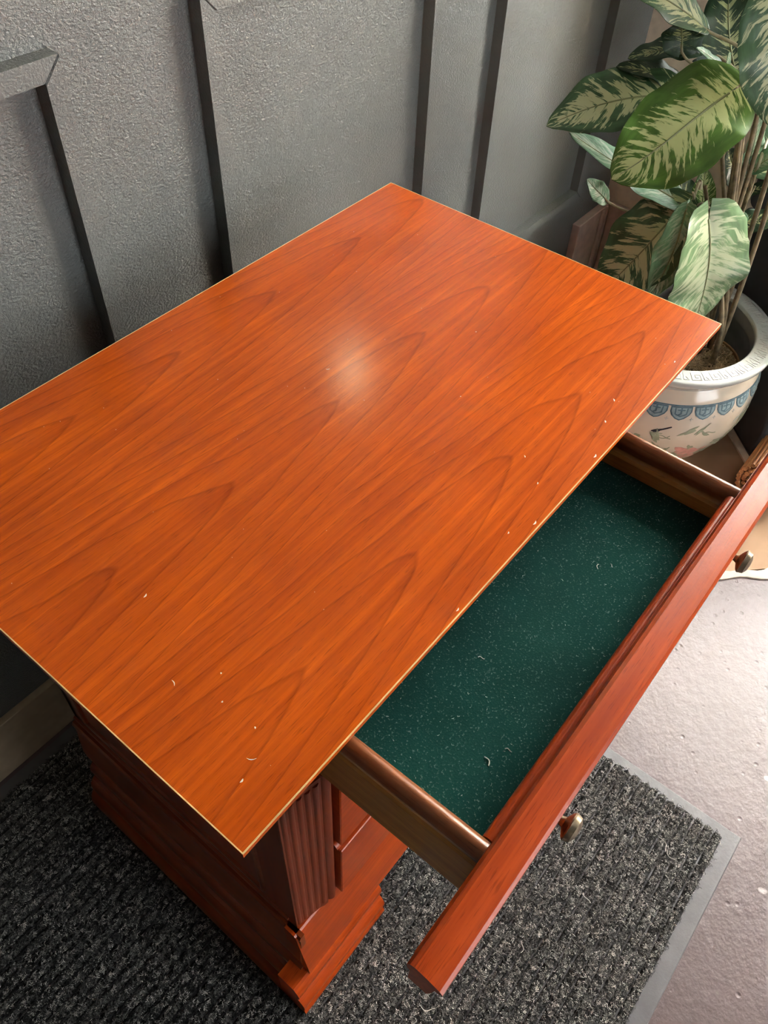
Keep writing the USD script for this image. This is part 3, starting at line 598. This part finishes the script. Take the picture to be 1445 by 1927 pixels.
def leaf_mesh(base, tip, width, normal, bend, fold, seed):
    """blade between base and tip: pointed oval, arched along its length (bend), raised in a shallow V about the midrib (fold), quilted and waved; about a millimetre thick"""
    r_ = np.random.default_rng(seed)
    B, T, N = (np.asarray(q, float) for q in (base, tip, normal)); D = T - B; Ln = np.linalg.norm(D); D = D / Ln
    N = N - D * (N @ D); N = N / np.linalg.norm(N); S = np.cross(D, N)
    nu, nv = 30, 17
    u = np.linspace(0, 1, nu); v = np.linspace(-1, 1, nv)
    prof = np.sin(np.pi * np.clip(u, 0, 1) ** 0.80) ** 0.58 * (1 - 0.18 * u ** 3)
    prof[0] = 0.05; prof[-1] = 0.0; prof = prof / prof.max()
    uu, vv = np.meshgrid(u, v, indexing='ij'); half = width / 2 * prof[:, None]
    ph = r_.uniform(0, 6, 4)
    edge = np.abs(vv) ** 2
    shift = 0.07 * width * np.sin(3.1 * uu + ph[0]) * uu               # sideways sweep of the midrib
    along = uu * Ln - 0.10 * width * np.abs(vv) * (1 - uu) * (uu < .25) * 2.0
    lift = bend * Ln * 4 * uu * (1 - uu) * 0.6 - fold * half * (np.abs(vv) ** 1.15) * -0.55 * np.sign(0.5 - 0.35 * uu)
    wave = edge * width * (0.060 * np.sin(9 * uu + ph[1] + 1.5 * np.sign(vv)) + 0.030 * np.sin(21 * uu + ph[2] * np.sign(vv)))
    quilt = width * 0.010 * np.abs(np.sin((uu * 11 - np.abs(vv) * 2.2) * math.pi)) * (1 - np.abs(vv)) ** 0.3 * (np.abs(vv) > .02)
    pos = B + along[..., None] * D + (half * vv + shift)[..., None] * S + (lift + wave * prof[:, None] + quilt)[..., None] * N
    st = np.stack([uu, vv], -1).reshape(-1, 2)
    top = pos.reshape(-1, 3); n = nu * nv
    bot = top - N * 0.0009
    f = []
    for i in range(nu - 1):
        for j in range(nv - 1):
            a, b, c, d = i * nv + j, i * nv + j + 1, (i + 1) * nv + j + 1, (i + 1) * nv + j
            f += [[a, d, c], [a, c, b], [a + n, c + n, d + n], [a + n, b + n, c + n]]
    rim = [(i, 0) for i in range(nu)] + [(nu - 1, j) for j in range(1, nv)] + [(i, nv - 1) for i in range(nu - 2, -1, -1)] + [(0, j) for j in range(nv - 2, 0, -1)]
    rim = [i * nv + j for i, j in rim]
    for a, b in zip(rim, rim[1:] + rim[:1]): f += [[a, a + n, b], [b, a + n, b + n]]
    m = trimesh.Trimesh(np.vstack([top, bot]), np.array(f), process=False)
    mid = pos[:, nv // 2] + N * 0.0004
    return m, np.vstack([st, st]), mid, D
LEAVES = [
    ((0.601, -0.157, 0.849), (0.453, -0.009, 0.93), 0.078, (-0.4, -0.22, 0.89), 0.1, 0.25, "mid"),
    ((0.596, -0.134, 0.813), (0.604, -0.125, 0.847), 0.07, (-0.63, -0.48, 0.61), 0.05, 0.15, "dark"),
    ((0.666, -0.222, 0.763), (0.701, -0.133, 0.895), 0.124, (-0.57, -0.59, 0.58), -0.05, 0.15, "dark"),
    ((0.522, -0.276, 0.94), (0.512, -0.34, 0.77), 0.123, (-0.52, -0.16, 0.84), 0.18, 0.25, "mid"),
    ((0.592, -0.215, 0.801), (0.535, -0.18, 0.84), 0.025, (-0.39, -0.16, 0.91), 0.05, 0.3, "pale"),
    ((0.593, -0.216, 0.801), (0.58, -0.218, 0.831), 0.019, (-0.33, -0.54, 0.77), 0.05, 0.4, "pale"),
    ((0.702, -0.217, 0.747), (0.632, -0.145, 0.784), 0.061, (-0.34, -0.3, 0.89), 0.05, 0.2, "dark"),
    ((0.649, -0.148, 0.803), (0.554, -0.066, 0.789), 0.062, (-0.26, -0.11, 0.96), 0.12, 0.15, "dark"),
    ((0.634, -0.15, 0.738), (0.533, -0.058, 0.779), 0.063, (-0.29, -0.13, 0.95), 0.15, 0.2, "dark"),
    ((0.571, -0.155, 0.749), (0.421, -0.002, 0.709), 0.123, (-0.38, -0.21, 0.9), 0.12, 0.22, "mid"),
    ((0.519, -0.257, 0.798), (0.377, -0.16, 0.679), 0.162, (-0.51, -0.25, 0.82), 0.06, 0.1, "lush"),
    ((0.604, -0.225, 0.566), (0.487, -0.019, 0.678), 0.079, (-0.15, -0.35, 0.92), -0.04, 0.35, "pale"),
    ((0.582, -0.078, 0.533), (0.554, -0.042, 0.572), 0.039, (-0.56, -0.06, 0.83), 0.05, 0.2, "pale"),
    ((0.59, -0.223, 0.566), (0.5, -0.149, 0.386), 0.145, (-0.55, -0.11, 0.83), 0.12, 0.25, "mid"),
    ((0.545, -0.286, 0.587), (0.546, -0.336, 0.393), 0.177, (-0.27, -0.4, 0.87), 0.12, 0.18, "silver"),
    ((0.565, -0.237, 0.577), (0.504, -0.249, 0.423), 0.086, (-0.26, -0.58, 0.77), 0.08, 0.35, "pale"),
    ((0.712, -0.3, 0.532), (0.691, -0.303, 0.5), 0.032, (-0.4, -0.22, 0.89), 0.05, 0.2, "pale"),
    ((0.722, -0.284, 0.495), (0.771, -0.374, 0.537), 0.053, (-0.31, -0.27, 0.91), 0.05, 0.2, "dark"),
    ((0.715, -0.288, 0.567), (0.746, -0.342, 0.599), 0.027, (-0.27, -0.18, 0.95), 0.1, 0.2, "dark"),
    ((0.695, -0.293, 0.625), (0.712, -0.33, 0.668), 0.04, (-0.27, -0.24, 0.93), 0.1, 0.2, "pale"),
    ((0.718, -0.275, 0.623), (0.699, -0.265, 0.706), 0.051, (-0.37, -0.45, 0.81), 0.08, 0.2, "pale"),
    ((0.727, -0.272, 0.579), (0.699, -0.235, 0.64), 0.062, (-0.49, -0.3, 0.82), 0.02, 0.2, "dark"),
    ((0.681, -0.232, 0.524), (0.682, -0.215, 0.607), 0.045, (-0.55, -0.22, 0.8), 0.05, 0.2, "lush"),
    ((0.702, -0.289, 0.475), (0.732, -0.325, 0.491), 0.028, (-0.34, -0.23, 0.91), 0.1, 0.3, "dark"),
    ((0.686, -0.208, 0.529), (0.653, -0.149, 0.58), 0.064, (-0.46, -0.21, 0.86), 0.05, 0.2, "dark"),
    ((0.683, -0.26, 0.739), (0.715, -0.23, 0.799), 0.061, (-0.37, -0.45, 0.81), 0.05, 0.2, "pale"),
]
# unseen leaves on the plant's far right, added to shade the wall
for b, t, w in [((.72, -.30, .62), (.93, -.33, .72), .11), ((.72, -.28, .75), (.92, -.22, .88), .12), ((.70, -.29, .88), (.86, -.12, .98), .12), ((.70, -.32, .92), (.80, -.50, .95), .12),
                ((.70, -.27, .98), (.80, -.10, 1.10), .11), ((.72, -.30, .80), (.95, -.38, .80), .12), ((.66, -.28, 1.0), (.64, -.12, 1.12), .11), ((.76, -.26, .80), (1.02, -.18, .86), .12), ((.78, -.28, .66), (1.03, -.26, .66), .11)]:
    LEAVES.append((b, t, w, (.35, -.30, .85), .10, .2, 'mid'))
canes = []
for k in range(11):
    a = k * 2.4; r = 0.012 + 0.010 * (k % 4)
    b = np.array([IC[0] + r * math.cos(a), IC[1] + r * math.sin(a), PZ + 0.250])
    t_ = np.array([[.598, -.258, .80], [.640, -.262, .86], [.612, -.240, .70], [.655, -.285, .80], [.590, -.235, .58], [.668, -.300, .90], [.690, -.300, .62], [.628, -.238, .60], [.575, -.262, .80], [.645, -.250, .74], [.705, -.320, .76]][k])
    P = bez(b, b + [0, 0, .15], b * .4 + t_ * .6 + [.01, -.01, 0], t_, 16)
    canes.append(P)
    obj('cane', tube(P, np.linspace(.0062, .0038, 16), 8), 'stem_brown', plant, smooth=60)
for k, (b, t, w, n, bend, fold, kind) in enumerate(LEAVES):
    m, st, mid, D = leaf_mesh(b, t, w, n, bend, fold, 300 + k)
    lf = obj('leaf', m, 'leaf_' + kind, plant, smooth=True, uv=st)
    obj('midrib', tube(mid[:-2], np.linspace(.0022, .0006, len(mid) - 2) * min(1, w / .09), 6), 'leaf_midrib', lf, smooth=60)
    b = np.array(b); best = min(((np.linalg.norm(q - b) + (0.25 if q[2] > b[2] - .03 else 0) + abs(q[2] - b[2] + .10) * .5), i, j) for i, P in enumerate(canes) for j, q in enumerate(P))
    q = canes[best[1]][best[2]]
    obj('petiole', tube(bez(q, q + [0, 0, .05], b - np.asarray(D) * .03 + [0, 0, -.01], b + np.asarray(D) * .004, 12), np.linspace(.0034, .0022, 12), 7), 'petiole', plant, smooth=60)
for (a, b, c, d) in [((.640, -.290, .545), (.620, -.262, .575), (.600, -.238, .580), (.588, -.224, .566)), ((.612, -.236, .60), (.606, -.232, .625), (.598, -.232, .62), (.598, -.236, .575))]:
    obj('petiole', tube(bez(a, b, c, d, 12), np.linspace(.0040, .0026, 12), 7), 'petiole', plant, smooth=60)
# short cut stubs on the canes
for (x, y, z_, dx, dy, dz) in [(.628, -.240, .77, -.006, 0, .03), (.655, -.262, .70, .010, -.004, .035), (.69, -.30, .55, .012, -.006, .045), (.60, -.235, .585, -.02, .0, .02), (.66, -.28, .76, .0, .008, .035)]:
    obj('stub', tube([(x, y, z_), (x + dx * .5, y + dy * .5, z_ + dz * .5), (x + dx, y + dy, z_ + dz)], [.0028, .0024, .002], 6), 'petiole', plant, smooth=60)

# ================================================================ BLACK SEAT, BAMBOO ROLL, WALL LAMP
bs = thing('upholstered_bench', 'black cloth-covered bench at the picture edge behind the porcelain planter', 'bench')
def rot_box(u0, u1, v0, v1, za, zb, r):
    m = rbox(u0, u1, v0, v1, za, zb, r); v = np.array(m.vertices); xy = K + np.outer(v[:, 0], U) + np.outer(v[:, 1], V)
    return trimesh.Trimesh(np.c_[xy, v[:, 2]], m.faces, process=False)
obj('base', rot_box(0.32, 0.715, -0.62, -0.004, z0 + 0.001, 0.40, 0.012), 'black_cloth', bs, smooth=30)
obj('seat_cushion', rot_box(0.315, 0.718, -0.625, 0.002, 0.402, 0.55, 0.03), 'black_cloth', bs, smooth=30)
br = thing('bamboo_bundle', 'short tight bundle of brown bamboo canes lying on the cardboard behind the drawer front', 'bamboo bundle', (0.600, -0.578, 0.0))
RB = 0.058
slats = []
for ring_, rr in enumerate((RB - .005, RB - .016, RB - .027, RB - .038)):
    n = int(2 * math.pi * rr / 0.0105)
    for k in range(n):
        a = 2 * math.pi * k / n + ring_ * .3
        l0 = 0.008 * rng.uniform(-1, 1) + ring_ * 0.002
        c = trimesh.creation.cylinder(radius=0.0053 * rng.uniform(.85, 1.02), height=0.130, sections=9)
        c.apply_transform(trimesh.transformations.rotation_matrix(math.pi / 2, [0, 1, 0]))
        c.apply_translation([0.066 + l0 * .5, rr * math.cos(a), z0 + 0.0036 + RB + rr * math.sin(a) + .0012])
        obj('bamboo_slat', c, 'bamboo', br, smooth=40)
core = trimesh.creation.cylinder(radius=RB - .043, height=0.125, sections=20); core.apply_transform(trimesh.transformations.rotation_matrix(math.pi / 2, [0, 1, 0])); core.apply_translation([0.066, 0, z0 + .0036 + RB])
obj('core', core, 'moss_dark', br)

wl = thing('wall_lamp', 'small brass wall lamp above the charcoal panels, its warm glow mirrored in the chest top', 'wall lamp', LAMP)
obj('back_plate', box(-0.03, 0.03, 0.055, 0.0648, -0.05, 0.05, 0.004), 'lamp_metal', wl)
obj('arm', tube([(0, 0.056, 0.0), (0, 0.04, 0.02), (0, 0.015, 0.045), (0, 0.0, 0.045)], 0.005, 8), 'lamp_metal', wl, smooth=60)
obj('lamp_holder', trimesh.creation.cylinder(radius=0.014, segment=[(0, 0, 0.030), (0, 0, 0.052)]), 'lamp_metal', wl, smooth=40)
